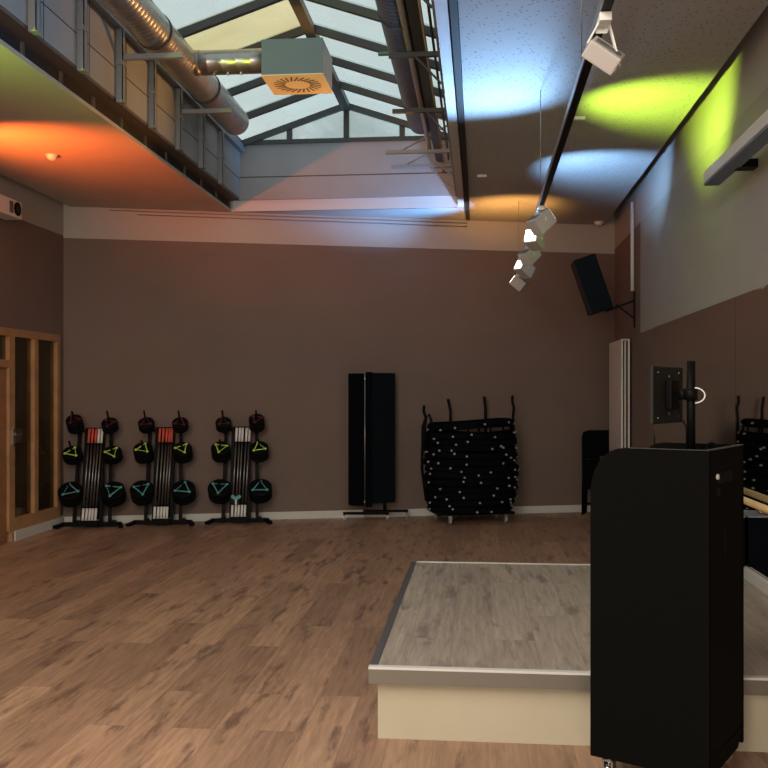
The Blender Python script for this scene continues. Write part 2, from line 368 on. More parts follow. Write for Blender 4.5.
g = MB(); g.b2((SXL, SYB - .02, SZ - .003), (XR - .01, SYB, SZ + .003), 'lip'); g.b2((SXL, SYB - .012, SZ - .068), (XR - .01, SYB, SZ), 'alu'); g.build('back_edging', st)

# mirrors
for i, (a, b, lb) in enumerate(((4.5, 6.385, 'wall mirror panel nearest the camera, right of the black lectern'), (6.39, 9.3, 'wide wall mirror panel behind the small monitor'))):
    g = MB(); g.b2((XR - .008, a, .385), (XR - .001, b, 2.07), 'mirror'); tag(g.build('wall_mirror'), lb, 'mirror', 'mirror panels on the right wall')
t = thing('ballet_barre', 'long pale wooden barre fixed along the mirror, right of the lectern', 'barre', (XR - .009, 0, EYE - .638))
g = MB(); g.cyl((-.075, 3.6, 0), (-.075, 8.4, 0), .021, 'stick', 16); g.build('rail', t)
for y in (4.2, 5.62, 7.4):
    g = MB(); g.tube([(-.003, y, -.045), (-.06, y, -.04), (-.075, y, -.018)], .009, 'bar', 8); g.cyl((-.001, y, -.045), (-.008, y, -.045), .028, 'bar', 14); g.build('bracket', t)

# radiator
t = thing('radiator', 'tall off-white vertical panel radiator in the far right corner', 'radiator', (XR, 0, 0))
g = MB()
y0, y1 = 10.66, 11.66; zt = 2.03
g.b2((-.115, y0, .12), (-.098, y1, zt), 'offw', .004); g.build('front_panel', t)
g = MB(); g.b2((-.080, y0 + .0, .12), (-.066, y1, zt), 'offw', .004); g.build('rear_panel', t); g = MB(); g.b2((-.042, y0, .12), (-.024, y1, zt), 'offw', .004); g.build('rear_panel', t)
g = MB(); g.b2((-.100, y0 + .03, .13), (-.035, y1 - .03, zt - .02), 'gap'); g.build('core', t)
g = MB(); g.b2((-.115, y0, zt - .004), (-.026, y1, zt + .008), 'offw'); g.build('top_cover', t)
for y in (y0 + .2, y1 - .2):
    for zz in (.4, 1.7): g = MB(); g.b2((-.03, y - .02, zz), (-.001, y + .02, zz + .08), 'offw'); g.build('bracket', t)

# ------------------------------------------------------------------ ducts
ZD = EYE + 2.65; XD = -2.40; RD = .135
t = thing('ventilation_duct', 'long spiral round silver duct along the left side of the skylight shaft', 'duct', (XD - .02, 0, ZD + .05))
def ridged(y0, y1, r, step=.06):
    L = y1 - y0; n = int(L / step); pr = [(0, r * .97), (.002, r)]
    for k in range(1, n):
        a = k / n; e = .004 / L; pr += [(a - e, r), (a, r + .0012), (a + e, r)]
    return pr + [(.998, r), (1, r * .97)]
YDE = 9.38
g = MB(); g.lathe((0, -1.4, 0), (0, YDE, 0), ridged(-1.4, YDE, RD), 'duct', 32); g.build('duct_pipe', t)
for y in (5.0 - 0.0, 6.95, 8.28):
    g = MB(); g.lathe((0, y - .012, 0), (0, y + .012, 0), [(0, RD + .008), (1, RD + .008)], 'clamp', 32); g.build('clamp', t)
YBX = 7.70 
g = MB(); g.lathe((.1, YBX - .03, 0), (.70, YBX - .03, 0), ridged(.1, .70, .098, .10), 'duct', 28); g.lathe((.105, YBX - .03, 0), (.145, YBX - .03, 0), [(0, .103), (1, .101)], 'duct', 28)
for k in range(3): g.box((.27 + .11 * k, YBX - .03 - .03, -.105), (.012, .02, .022), 'chrome')
g.build('branch_pipe', t)['label'] = 'short horizontal branch to the square outlet box'
# swirl diffuser box
BX = -1.475; 
t = thing('air_diffuser', 'square grey air outlet box with round swirl slots, hanging under the skylight', 'air diffuser', (BX, YBX - .0, EYE + 2.51))
g = MB(); g.b2((-.245, -.245, .004), (.245, .245, .285), 'boxgrey', .004); g.build('housing', t)
g = MB(); g.b2((-.247, -.247, -.004), (.247, .247, .004), 'plate')
for k in range(24):
    a = 2 * PI * k / 24 + .1; r0, r1 = .10, .195
    g.box((math.cos(a) * (r0 + r1) / 2, math.sin(a) * (r0 + r1) / 2, -.0045), (r1 - r0, .013, .004), 'soffit', rot=(0, 0, a + .35))
g.build('swirl_plate', t)['label'] = 'square plate with radiating slots'

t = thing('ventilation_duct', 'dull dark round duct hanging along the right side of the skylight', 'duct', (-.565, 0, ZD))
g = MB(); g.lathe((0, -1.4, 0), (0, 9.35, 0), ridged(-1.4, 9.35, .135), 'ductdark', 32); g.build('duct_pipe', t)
for y in (6.6, 8.6, 4.8): g = MB(); g.lathe((0, y - .01, 0), (0, y + .01, 0), [(0, .142), (1, .142)], 'clamp', 32); g.build('clamp', t)

# posts and arms along the shaft
PY = [SY1 - .88 - .70 * k for k in range(14)]
for k, y in enumerate(PY):
    if y < 3.5: break
    lb = 'grey steel upright on the left shaft wall, ' + ['nearest the end wall', 'second from the end wall', 'third from the end wall, holding an arm', 'fourth from the end wall', 'fifth from the end wall, holding an arm', 'sixth from the end wall', 'seventh from the end wall', 'eighth from the end wall', 'ninth from the end wall', 'tenth'][k]
    if y < 5.0: break
    t = thing('steel_upright', lb, 'steel post', (XSL, y, ZS - .005), 0, 'uprights on the left shaft wall')
    g = MB(); g.b2((.001, -.030, 0), (.052, -.024, ZE - ZS - .08), 'post'); g.b2((.046, -.03, 0), (.052, .03, ZE - ZS - .08), 'post'); g.b2((.001, .024, 0), (.052, .03, ZE - ZS - .08), 'post'); g.build('channel', t)
    g = MB(); g.b2((.001, -.034, -.006), (.06, .034, .0), 'post'); g.build('bracket', t); g = MB(); g.b2((.0005, -.036, .27), (.058, .036, .30), 'post'); g.build('bracket', t)
    if k in (2, 4):
        g = MB(); g.b2((.053, -.02, .315), (.50, .02, .352), 'post'); g.b2((.490, -.022, .313), (.504, .022, .354), 'post'); g.build('arm', t)['label'] = 'horizontal arm under the round duct'
RY = [9.97 / CS - .05, 10.55, 8.42, 7.0, 5.6]
for k, (y, ln) in enumerate(((9.88, .70), (10.50, .70), (8.45, .50), (7.05, .40), (5.65, .40))):
    am = 'post' if k < 2 else 'frame'
    lb = ['steel cantilever arm at the right shaft wall, second from the end', 'lowest steel cantilever arm, in front of the end wall', 'short steel arm crossing beneath the dark duct', 'steel arm beneath the dark duct near the top of the picture', 'steel arm beneath the dark duct, nearest the camera'][k]
    t = thing('cantilever_arm', lb, 'steel arm', (XSR, y, EYE + 2.47), 0, 'cantilever arms on the right shaft wall')
    g = MB(); g.b2((-ln, -.018, 0), (-.001, .018, .035), am); g.build('arm', t)
    g = MB()
    if k < 2: g.bar((-ln * .75, 0, .04), (-.02, 0, .30), .012, .025, 'post', up=(0, 1, 0)); g.bar((-.28, 0, 0), (-.012, 0, -.24), .012, .025, 'post', up=(0, 1, 0))
    else: g.bar((-.2, 0, 0), (-.012, 0, -.2), .012, .025, am, up=(0, 1, 0))
    g.build('brace', t)
# pipes and trays on the right arms
g = MB(); g.tube([(-.512, -1.4, EYE + 2.535), (-.522, 10.05, EYE + 2.535)], .024, 'white', 12); tag(g.build('service_pipe'), 'pale pipe running beside the dark duct under the skylight', 'pipe')
g = MB(); g.b2((-.475, -1.4, EYE + 2.51), (-.40, 10.45, EYE + 2.56), 'frame'); g.b2((-.475, -1.4, EYE + 2.56), (-.468, 10.45, EYE + 2.60), 'frame'); g.b2((-.407, -1.4, EYE + 2.56), (-.40, 10.45, EYE + 2.6), 'frame'); tag(g.build('cable_tray'), 'dark cable tray right of the pale pipe under the skylight', 'cable tray')
g = MB(); g.tube([(-.385, -1.4, EYE + 2.525), (-.40, 10.55, EYE + 2.525), (-.40, 10.57, EYE + 2.42)], .014, 'copper', 10); tag(g.build('service_pipe'), 'thin coppery pipe between cable tray and rod', 'pipe')
g = MB(); g.tube([(-.335, -1.4, EYE + 2.525), (-.335, 10.4, EYE + 2.525)], .010, 'frame', 8); tag(g.build('service_rod'), 'thin dark rod running nearest the white channel', 'rod')
g = MB()
g.b2((-.06, -.02, 0), (.05, .02, .02), 'green'); o = g.build('duct_bracket'); o.location = (-.72, 7.35, EYE + 2.60); tag(o, 'small green bracket on the left of the dark duct', 'bracket')
# two conduits along the top of the back wall
for k, (zz, lb) in enumerate(((ZC - .025, 'thin upper cable run along the top of the back wall'), (ZC - .065, 'thin lower cable run along the top of the back wall'))):
    g = MB(); x0, x1 = (-4.1 + .3 * k, -.15); g.tube([(x0, wall_y(x0) - .012, zz), (x1, wall_y(x1) - .012, zz - .01)], .005, 'post', 6); tag(g.build('cable'), lb, 'cable')

# ------------------------------------------------------------------ lighting track
TX, TZ = .41, EYE + 1.25
t = thing('lighting_track', 'long black lighting track hung on wires below the perforated ceiling', 'lighting track', (TX, 0, TZ))
g = MB(); g.b2((-.016, 2.2, 0), (.016, 10.9, .032), 'steelblk'); g.build('track_rail', t)
g = MB(); g.b2((-.021, 2.2, .0), (-.0165, 10.9, .033), 'bar'); g.build('rail_sheen', t)['label'] = 'silver strip standing in for sheen on the rail side'  # side sheen of the black rail, made as a silver strip
for y in (3.0, 3.95, 6.6, 10.35):
    g = MB(); g.cyl((0, y, .032), (0, y, ZC - TZ), .0022, 'bar', 6); g.build('hanging_wire', t)

def track_lamp(y, label, aim, size=(.105, .15, .115), glow='glow2', down=.10, rz_extra=0, dx=0):
    """head box whose lens looks along +Y of the head before turning to aim"""
    t = thing('track_spotlight', label, 'spotlight', (TX, y, TZ), 0, 'spotlights on the hung track')
    g = MB(); g.b2((-.02, -.06, -.03), (.02, .06, -.001), 'white', .003); g.build('adapter', t)
    c = Vector((dx, 0, -down)); a = (Vector(aim) - (Vector((TX, y, TZ)) + c)).normalized()
    q = a.to_track_quat('Y', 'Z').to_matrix()
    if rz_extra: q = q @ Matrix.Rotation(rz_extra, 3, 'Y')
    g = MB()
    s2 = size[0] / 2 + .006
    for sx in (-1, 1):
        p = c + q @ Vector((sx * s2, -.005, 0)); g.bar(Vector((sx * .018, 0, -.02)), p, .022, .005, 'white', up=(1, 0, 0))
    g.build('yoke', t)
    g = MB(); g.box(c, size, 'lampgrey', rot=q, bev=.006)
    for k in range(4): g.box(c + q @ Vector((0, -size[1] / 2 + .02 + k * .014, size[2] / 2 + .001)), (size[0] * .8, .004, .004), 'bar', rot=q)
    h = g.build('lamp_head', t)
    g = MB(); g.box(c + q @ Vector((0, size[1] / 2 + .002, 0)), (size[0] * .82, .006, size[2] * .75), glow, rot=q); g.build('lens', h)
    return t, Vector((TX, y, TZ)) + c + a * (size[1] / 2 + .02)
AIM = []
def spot(p, aim, col, watts, ang, blend=1.0, size=.03):
    l = bpy.data.lights.new('spot', 'SPOT'); l.energy = watts; l.color = col; l.spot_size = math.radians(ang); l.spot_blend = blend; l.shadow_soft_size = size
    o = bpy.data.objects.new('spot_light', l); COL.objects.link(o); o.location = p
    o.rotation_euler = (Vector(aim) - Vector(p)).to_track_quat('-Z', 'Y').to_euler(); return o
GREEN, BLUE, ORANGE, AMBER = (.64, 1, .07), (.30, .58, 1), (1, .145, .02), (1, .46, .11)
yy = lambda d: XY(480 + .41 / .995 / d * 960, d)[1]
lamps = [
    (yy(3.2), 'big white spotlight nearest the camera, at the top of the picture', (.85, 4.6, 3.3), dict(size=(.12, .10, .062), down=.125, rz_extra=math.radians(40)), []),
    (yy(6.45), 'upper spotlight of the far cluster, just below the black track end', (1.3, 7.1, 3.5), {}, [((1.40, 7.0, 3.55), GREEN, 260, 66)]),
    (yy(7.2), 'brightly glowing white spotlight, second of the far cluster', (-.2, 6.2, 3.0), dict(glow='glow'), [((-.15, 6.3, 3.5), BLUE, 330, 100)]),
    (yy(8.0), 'spotlight under the glowing one in the far cluster', (1.2, 8.9, 3.5), {}, [((1.20, 9.0, 3.6), BLUE, 240, 66)]),
    (yy(8.9), 'grey faced spotlight near the lower end of the far cluster', (-1.7, 7.2, 4.2), {}, [((-2.3, 7.4, 4.1), AMBER, 330, 42), ((-1.485, 8.0, 4.65), AMBER, 750, 15)]),
    (yy(10.1), 'lowest and farthest spotlight of the cluster, against the brown wall', (-.6, 10.6, 3.5), {}, [((.35, 10.7, 3.6), AMBER, 100, 92), ]),
]
for i, (y, lb, aim, kw, sp) in enumerate(lamps):
    th, pos = track_lamp(y, lb, aim, **kw)
    for a, c_, w_, an in sp: spot(pos, a, c_, w_, an)
spot((TX - .1, 10.2, 2.62), (-.85, 10.68, 3.62), (.22, .52, 1), 300, 56)
# coloured ceiling washers further left, beyond the frame
spot((-4.05, 6.85, 2.82), (-3.3, 8.0, 3.6), ORANGE, 330, 88)
spot((-3.6, 3.9, 2.8), (-3.0, 5.0, 3.6), GREEN, 230, 62)

# ------------------------------------------------------------------ wall fittings
# speaker and bracket
sx_, sy_ = XY(592, 10.3); sz = EYE + 108 * 10.3 / 960
t = thing('wall_speaker', 'black loudspeaker tilted downwards on the right wall bracket', 'loudspeaker', (sx_, sy_, sz))
R = Matrix.Rotation(math.radians(18.5), 3, 'Y') @ Matrix.Identity(3)
R = Matrix.Rotation(math.radians(-18.5), 3, 'Y')
g = MB(); g.box((0, 0, 0), (.235, .30, .60), 'speaker', rot=R, bev=.008); g.build('cabinet', t)
g = MB(); g.box(R @ Vector((-.122, 0, 0)), (.012, .285, .585), 'grille', rot=R, bev=.003); g.build('grille', t)
g = MB(); g.box(R @ Vector((.121, 0, -.1)), (.01, .12, .1), 'steelblk', rot=R); g.cyl(R @ Vector((.12, -.03, -.18)), R @ Vector((.145, -.03, -.18)), .012, 'chrome', 10); g.build('terminal_panel', t)
ybr = sy_
t = thing('speaker_bracket', 'black steel wall bracket carrying the tilted loudspeaker', 'bracket', (XR, ybr, 2.15))
g = MB(); g.b2((-.012, -.025, 0), (-.001, .025, .38), 'steelblk'); g.build('wall_plate', t)
ax = sx_ - XR
pb = R @ Vector((.10, 0, -.315))
g = MB(); g.bar((-.012, 0, .285), (ax + pb.x - .05, 0, sz + pb.z - 2.15 + .02 - .035), .03, .022, 'steelblk'); g.bar((-.012, 0, .10), (-.20, 0, .245), .02, .015, 'steelblk'); g.build('arm', t)
g = MB(); g.tube([(XR - .03, ybr - .02, 2.54), (XR - .03, ybr - .02, ZC - .02)], .020, 'white', 10); tag(g.build('conduit'), 'vertical white conduit on the right wall above the speaker bracket', 'conduit')
# linear luminaire on the right wall
t = thing('wall_luminaire', 'long white linear lamp on brackets high on the right wall', 'wall lamp', (XR, 0, EYE + 1.345))
g = MB(); g.b2((-.205, 1.0, .015), (-.10, 6.42, .085), 'white', .004); g.build('housing', t)
g = MB(); g.b2((-.20, 1.01, 0), (-.105, 6.41, .015), 'boxgrey'); g.build('diffuser', t)
for y in (5.95, 4.2): g = MB(); g.b2((-.12, y - .05, .0), (-.001, y + .05, .05), 'steelblk'); g.build('wall_bracket', t)
# projector on the left wall
t = thing('projector', 'small white projector with a dark round lens high on the left wall', 'projector', (XL, 8.57, EYE + 1.66))
g = MB(); g.b2((.03, -.7, 0), (.20, .25, .165), 'white', .01); g.build('housing', t)
g = MB(); g.cyl((.198, .15, .085), (.208, .15, .085), .065, 'steelblk', 24); g.cyl((.206, .15, .085), (.212, .15, .085), .038, 'grille', 20); g.build('lens', t)
g = MB(); g.b2((.2, -.0, .03), (.203, .07, .14), 'bar'); g.build('vent', t)
g = MB(); g.b2((.001, -.2, .05), (.03, 0, .12), 'white'); g.build('wall_mount', t)
# small ceiling things
for nm, lb, ct, (X, Y), r in (('smoke_detector', 'small white dome detector on the orange lit left ceiling', 'smoke detector', XY(52, 2.056 * 960 / 238), .045),
                              ('smoke_detector', 'white detector near the right end of the back wall ceiling', 'smoke detector', XY(606, 11.55), .05)):
    if r == .05: X, Y = 1.42, wall_y(1.42) - .22
    t = thing(nm, lb, ct, (X, Y, ZC)); g = MB(); g.lathe((0, 0, -.0005), (0, 0, -.045), [(0, r), (.5, r), (.8, r * .7), (1, r * .3)], 'white', 20); g.build('dome', t)
    g = MB(); g.lathe((0, 0, 0.0), (0, 0, -.01), [(0, r * 1.2), (1, r * 1.2)], 'white', 20); g.build('base_ring', t)
for u, v, lb in ((579, 117, 'small pale clip on the ceiling right of the track, in the green light'), (482, 175, 'small pale clip on the ceiling near the black rail')):
    X, Y = XY(u, 2.056 * 960 / (393 - v)); g = MB(); g.b2((-.045, -.02, -.02), (.045, .02, -.0), 'white', .003); o = g.build('ceiling_clip'); o.location = (X, Y, ZC); tag(o, lb, 'ceiling clip')
X, Y = -2.66, 4.62
g = MB(); g.b2((-.03, -.03, -.012), (.03, .03, .0), 'lime')

# ------------------------------------------------------------------ weight racks
def disc_stack_spots():
    # side, x offset, height of peg root, plate radius, mark, count
    return [(-1, .185, 1.12, .088, 'red'), (1, .185, 1.12, .088, 'red'), (-1, .213, .80, .106, 'lime'), (1, .213, .80, .106, 'lime'), (-1, .225, .36, .130, 'teal'), (1, .225, .36, .130, 'teal')]
ELEV = math.radians(48)
AXV = Vector((0, -math.cos(ELEV), math.sin(ELEV)))
def make_rack(label):
    t = thing('weight_rack', label, 'weight rack', (0, 0, 0), 0, 'weight racks along the back wall')
    g = MB(); g.b2((-.32, -.06, .012), (.32, .0, .055), 'steelblk', .006)
    for s in (-1, 1): g.bar((s * .30, -.03, .033), (s * .345, -.18, .024), .05, .03, 'steelblk'); g.bar((s * .20, -.03, .033), (s * .20, .2, .033), .04, .03, 'steelblk')
    g.build('base', t)
    g = MB()
    for s in (-1, 1): g.bar((s * .10, -.02, .05), (s * .085, .14, 1.06), .035, .045, 'steelblk', up=(0, 1, 0))
    g.bar((-.09, .13, 1.05), (.09, .13, 1.05), .04, .04, 'steelblk'); g.bar((-.1, .03, .3), (.1, .03, .3), .02, .03, 'steelblk')
    g.prism([(-.09, 0), (.09, 0), (.09, .02), (-.09, .02)], .04, .06, 'steelblk', 'z'); g.b2((-.095, -.14, .03), (.095, -.03, .05), 'steelblk'); g.b2((-.095, -.145, .03), (.095, -.13, .085), 'steelblk')
    g.build('bar_holder', t)
    g = MB(); g.bar((0, .075, .07), (0, .17, 1.04), .15, .008, 'blackpaint', up=(0, 1, 0)); g.build('back_plate', t)
    for s in (-1, 1):
        g = MB(); g.bar((s * .19, .0, .04), (s * .17, .16, 1.02), .035, .035, 'steelblk', up=(0, 1, 0)); g.build('side_post', t)
    for s, x, z, r, mk in disc_stack_spots():
        rt = Vector((s * x, .06, z - .06)); g = MB(); g.cyl(rt - AXV * .05, rt + AXV * .26, .011, 'steelblk', 10); g.bar((s * .10, .09, z - .09), rt - AXV * .0, .03, .03, 'steelblk'); g.build('peg', t)
    return t
def make_plate(r, mk):
    """axis +Z, hub hole, rim; bottom at 0"""
    th = .045
    g = MB(); g.lathe((0, 0, 0), (0, 0, th), [(0, r * .93), (.12, r), (.88, r), (1, r * .93)], 'rubber', 30)
    g.lathe((0, 0, th), (0, 0, th + .004), [(0, r * .26), (1, r * .24)], 'steelblk', 16)
    o = g.build('weight_plate')
    g = MB(); R3 = r * .70; pts = [Vector((math.cos(PI / 2 + k * 2 * PI / 3) * R3, math.sin(PI / 2 + k * 2 * PI / 3) * R3, th + .003)) for k in range(3)]
    for k in range(3):
        if k < 3: g.bar(pts[k], pts[(k + 1) % 3], .011 if k else .006, .004, mk)
        g.cyl(pts[k] - Vector((0, 0, .003)), pts[k] + Vector((0, 0, .003)), .015, mk, 14)
    e = g.build('grip_mark', o); e['label'] = {'red': 'dark red', 'lime': 'lime green', 'teal': 'teal'}[mk] + ' three-cornered mark'
    return o
protos = {}
def place(proto, loc, rot, used=set()):
    o = proto if proto.name not in used else copy_tree(proto)
    used.add(proto.name); o.location = loc; o.rotation_euler = rot; return o
def make_bar(m_end):
    t = bpy.data.objects.new('barbell', None); COL.objects.link(t)
    g = MB(); g.cyl((0, 0, .16), (0, 0, .86), .0105, 'bar', 10); g.build('shaft', t)
    for (a, b, mm) in ((0.0, .16, 'whend'), (.86, 1.02, m_end)):
        g = MB(); g.cyl((0, 0, a), (0, 0, b), .0135, mm, 12); g.build('sleeve', t)['label'] = 'white end sleeve' if mm == 'whend' else 'red end sleeve'
    for zz in (.158, .848): g = MB(); g.cyl((0, 0, zz), (0, 0, zz + .014), .019, 'steelblk', 12); g.build('collar', t)
    return t
barred = make_bar('redend'); barwh = make_bar('whend')
WA = WALL_ANG
racks = [(92, 10.40, 'left'), (163, 10.56, 'middle'), (240, 10.72, 'right')]
rack0 = make_rack('left black weight rack with red and white tipped bars, beside the glazed partition')
rlabels = ['', 'middle black weight rack, its bars all red tipped at the top', 'right black weight rack with all white bar ends and a teal clip low down']
order = ['leftmost', 'second from left', 'middle', 'second from right', 'rightmost']
for i, (u, dd, nm) in enumerate(racks):
    X, Y = XY(u, dd); rk = rack0 if i == 0 else copy_tree(rack0)
    if i: rk['label'] = rlabels[i]
    rk.location = (X, Y, 0); rk.rotation_euler = (0, 0, WA * .55); ra = WA * .55
    RM = Matrix.Translation((X, Y, 0)) @ Matrix.Rotation(ra, 4, 'Z')
    # bars lean in the holder
    for k in range(5):
        red = (i == 0 and k < 3) or i == 1
        pr = barred if red else barwh
        xo = -.068 + .034 * k; lean = math.radians(-9.0)
        b = place(pr, RM @ Vector((xo - .012 + random.uniform(-.004, .004), -.085, .052)), (lean, math.radians(2.4) + random.uniform(-.006, .006), ra))
        tag(b, f'{order[k]} thin steel bar with {"red" if red else "white"} tip leaning in the {nm} rack', 'barbell', 'bars in the weight racks')
    for s, x, z, r, mk in disc_stack_spots():
        side = 'left' if s < 0 else 'right'; row = {'red': 'top', 'lime': 'middle', 'teal': 'bottom'}[mk]
        full = {'red': 2, 'lime': 2, 'teal': 3}[mk]
        if mk == 'lime' and i > 0: full = 3
        if mk == 'red' and ((i == 0 and s < 0) or (i == 2 and s > 0)): full = 3
        if mk not in protos: protos[mk] = make_plate(r, mk)
        rt = Vector((s * x, .06, z - .06))
        for q in range(full):
            p = RM @ (rt + AXV * (.0 + .047 * q))
            a3 = random.uniform(0, 2 * PI)
            eul = (Matrix.Rotation(ra, 3, 'Z') @ Matrix.Rotation(PI / 2 - ELEV, 3, 'X') @ Matrix.Rotation(a3, 3, 'Z')).to_euler()
            o = place(protos[mk], p, eul)
            pos = 'outermost' if q == full - 1 else ('innermost' if q == 0 else 'middle')
            cl = {'red': 'dark red', 'lime': 'lime green', 'teal': 'teal'}[mk]
            tag(o, f'{pos} black plate with {cl} mark on {row} {side} peg of {nm} rack', 'weight plate', 'weight plates on the racks')
# teal clip on the bars of the right rack
X, Y = XY(236, 10.55); g = MB(); g.box((0, 0, 0), (.06, .03, .03), 'teal', bev=.004); g.cyl((-.035, -.01, .015), (-.035, .02, .015), .02, 'teal', 10); g.cyl((.035, -.01, .015), (.035, .02, .015), .02, 'teal', 10); g.box((0, 0, -.04), (.02, .02, .06), 'white')
o = g.build('bar_clip'); o.location = (X, Y + .0, .295); tag(o, 'teal clip around the bars of the right rack', 'clip')

# ------------------------------------------------------------------ folded black partition on castors
X, Y = XY(365, 10.95)
t = thing('folded_partition', 'tall folded black fabric partition on a wheeled base by the back wall', 'partition', (X, Y, 0), WA * .5)
def leaf(p, q, th, z0, z1, m, name, lab=None):
    g = MB(); p, q = Vector(p), Vector(q); dv = (q - p).normalized(); nrm = Vector((-dv.y, dv.x)) * th
    poly = [p, q, q + nrm, p + nrm]; g.prism([(a.x, a.y) for a in poly], z0, z1, m, 'z'); o = g.build(name, t)
    if lab: o['label'] = lab
leaf((-.19, .10), (-.025, .0), .10, .16, 1.675, 'blackfab', 'panel', 'darker left leaf')
leaf((.02, -.02), (.085, .0), .07, .15, 1.69, 'blackfab', 'panel', 'narrow middle leaf')
leaf((.085, -.01), (.35, .09), .06, .19, 1.68, 'blackfab2', 'panel', 'wider right leaf, slightly lighter')
g = MB(); g.cyl((-.002, -.012, .07), (-.002, -.012, 1.69), .009, 'bar', 10); g.cyl((-.002, -.012, 1.60), (-.002, -.012, 1.615), .014, 'chrome', 10); g.cyl((-.002, -.012, .20), (-.002, -.012, .215), .014, 'chrome', 10); g.build('hinge_rod', t)
g = MB(); g.bar((-.25, -.05, .085), (.27, -.06, .085), .035, .03, 'steelblk'); g.bar((0, -.06, .09), (.0, .12, .09), .035, .03, 'steelblk'); g.bar((-.02, .10, .09), (.50, .12, .09), .035, .03, 'steelblk'); g.cyl((.23, .1, .09), (.23, .1, .2), .02, 'steelblk', 10); g.build('base', t)
def castor(parent, x, y, r=.026, w=.018, top=.07, wm='white', a=0):
    g = MB(); g.cyl((x - w / 2, y, r), (x + w / 2, y, r), r, wm, 16); o = g.build('castor', parent)
    g = MB(); g.cyl((x, y + .008, r * 1.4), (x, y + .008, top), .007, 'chrome', 8); g.b2((x - w / 2 - .005, y - .01, r), (x - w / 2 - .001, y + .016, r * 2.3), 'chrome'); g.b2((x + w / 2 + .001, y - .01, r), (x + w / 2 + .005, y + .016, r * 2.3), 'chrome'); g.b2((x - w / 2 - .005, y - .01, r * 2.2), (x + w / 2 + .005, y + .016, r * 2.4), 'chrome'); g.build('fork', o)
for x, y in ((-.235, -.055), (.25, -.062), (.485, .12), (.0, .11)): castor(t, x, y, wm='capw')

# ------------------------------------------------------------------ trampoline trolley
X, Y = XY(471, 10.90)
cx, cy = X, Y
t = thing('trampoline_trolley', 'wheeled trolley with tall curved posts under the stacked mini trampolines', 'trolley', (X, Y, 0), WA)
g = MB(); g.b2((-.43, -.24, .095), (.43, -.20, .125), 'steelblk'); g.b2((-.43, .20, .095), (.43, .24, .125), 'steelblk')
for x in (-.42, -.14, .14, .42): g.b2((x - .02, -.24, .095), (x + .02, .24, .12), 'steelblk')
g.build('deck', t)
for x, y in ((-.30, -.22), (.34, -.22), (-.36, .22), (.36, .22)): castor(t, x, y, .034, .026, .10, 'capw')
for x, y, zt, bx in ((-.505, .02, 1.31, .025), (-.15, .345, 1.38, -.05), (.28, .36, 1.41, -.03), (.485, .10, 1.42, .02)):
    sg = 1 if y > .2 else 0
    g = MB(); kx = .9 if not sg else 1
    g.tube([(x * .80, .2 if sg else y, .11), (x * 1.02 * kx * 1.12 if not sg else x, y, .25), (x * 1.12 if not sg else x, y, .6), (x * 1.10 if not sg else x, y, zt - .24), (x * 1.08 + bx if not sg else x, y, zt - .14), (x * 1.08 - bx * .0 if not sg else x + bx * .3, y, zt - .07), (x * 1.08 + bx * .1 if not sg else x + bx * .6, y, zt)], .017, 'steelblk', 8); g.build('post', t)
wh = [.46, .48, .50, .505, .51, .515, .515, .51, .51, .505, .50, .495, .47]
N = len(wh); names = ['lowest', 'second from the bottom', 'third from the bottom', 'fourth from the bottom', 'fifth from the bottom', 'sixth from the bottom', 'middle one', 'sixth from the top', 'fifth from the top', 'fourth from the top', 'third from the top', 'second from the top', 'topmost and tilted']
zc = .155
for k in range(N):
    if k == N - 1: zc += .045
    tl = thing('mini_trampoline', f'black mini trampoline with pale leg caps in the stack, {names[k]}', 'mini trampoline', (cx + random.uniform(-.012, .012), cy + random.uniform(-.01, .01), zc), WA, 'mini trampolines stacked on the trolley')
    a = wh[k]; b = .335
    ph = random.uniform(0, 6.28); amp = .008 if k < 9 else .013
    wob = lambda th, ph=ph, amp=amp: amp * math.sin(3 * th + ph) + amp * .7 * math.sin(2 * th + ph * 2)
    if k == N - 1: wob = lambda th: .028 * math.cos(th) + .006 * math.sin(3 * th)
    g = MB(); g.ring(a, b, 0, .032, 'blackfab', 48, 8, wob, 1.22); g.ring(a + .018, b + .018, -.018, .009, 'steelblk', 48, 6, wob); g.build('padded_rim', tl)
    g = MB(); mi = g.mi('blackfab2'); vs = [g.bm.verts.new((a * .97 * math.cos(2 * PI * j / 48), b * .97 * math.sin(2 * PI * j / 48), wob(2 * PI * j / 48) + .004)) for j in range(48)]; v2 = [g.bm.verts.new((v.co.x, v.co.y, v.co.z - .008)) for v in vs]
    g._f(vs, mi); g._f(v2[::-1], mi)
    for j in range(48): g._f([vs[j], vs[(j + 1) % 48], v2[(j + 1) % 48], v2[j]], mi)
    g.build('jumping_mat', tl)
    for j in range(11):
        th = 2 * PI * j / 11 + ph + random.uniform(-.25, .25); x, y = (a + .028) * math.cos(th), (b + .028) * math.sin(th); z = wob(th) + random.uniform(-.03, .025)
        n = Vector((math.cos(th) / a, math.sin(th) / b, 0)).normalized()
        g = MB(); g.cyl(Vector((x, y, z)) - n * .014, Vector((x, y, z)) + n * .012, .0115, 'capw', 10); g.build('leg_cap', tl)
    if k in (N - 2, N - 1, N - 3):   # folded leg stubs showing between the topmost rims
        for j in range(9):
            th = -PI * (j + .5) / 9 + random.uniform(-.1, .1); x, y = a * math.cos(th), b * math.sin(th)
            g = MB(); g.tube([(x, y, .02), (x * 1.01 + random.uniform(-.02, .02), y * 1.01, -.072 if k == N - 1 else -.06)], .012, 'steelblk', 8); g.build('leg', tl)
    zc += .0745
# handle loop on the left of the stack
g = MB(); g.tube([(-.545, -.05, .80), (-.555, -.06, 1.0), (-.54, -.06, 1.17), (-.50, -.05, 1.21), (-.475, -.05, 1.14), (-.46, -.05, 1.0), (-.47, -.04, .88)], .016, 'steelblk', 8); o = g.build('handle_loop', t)

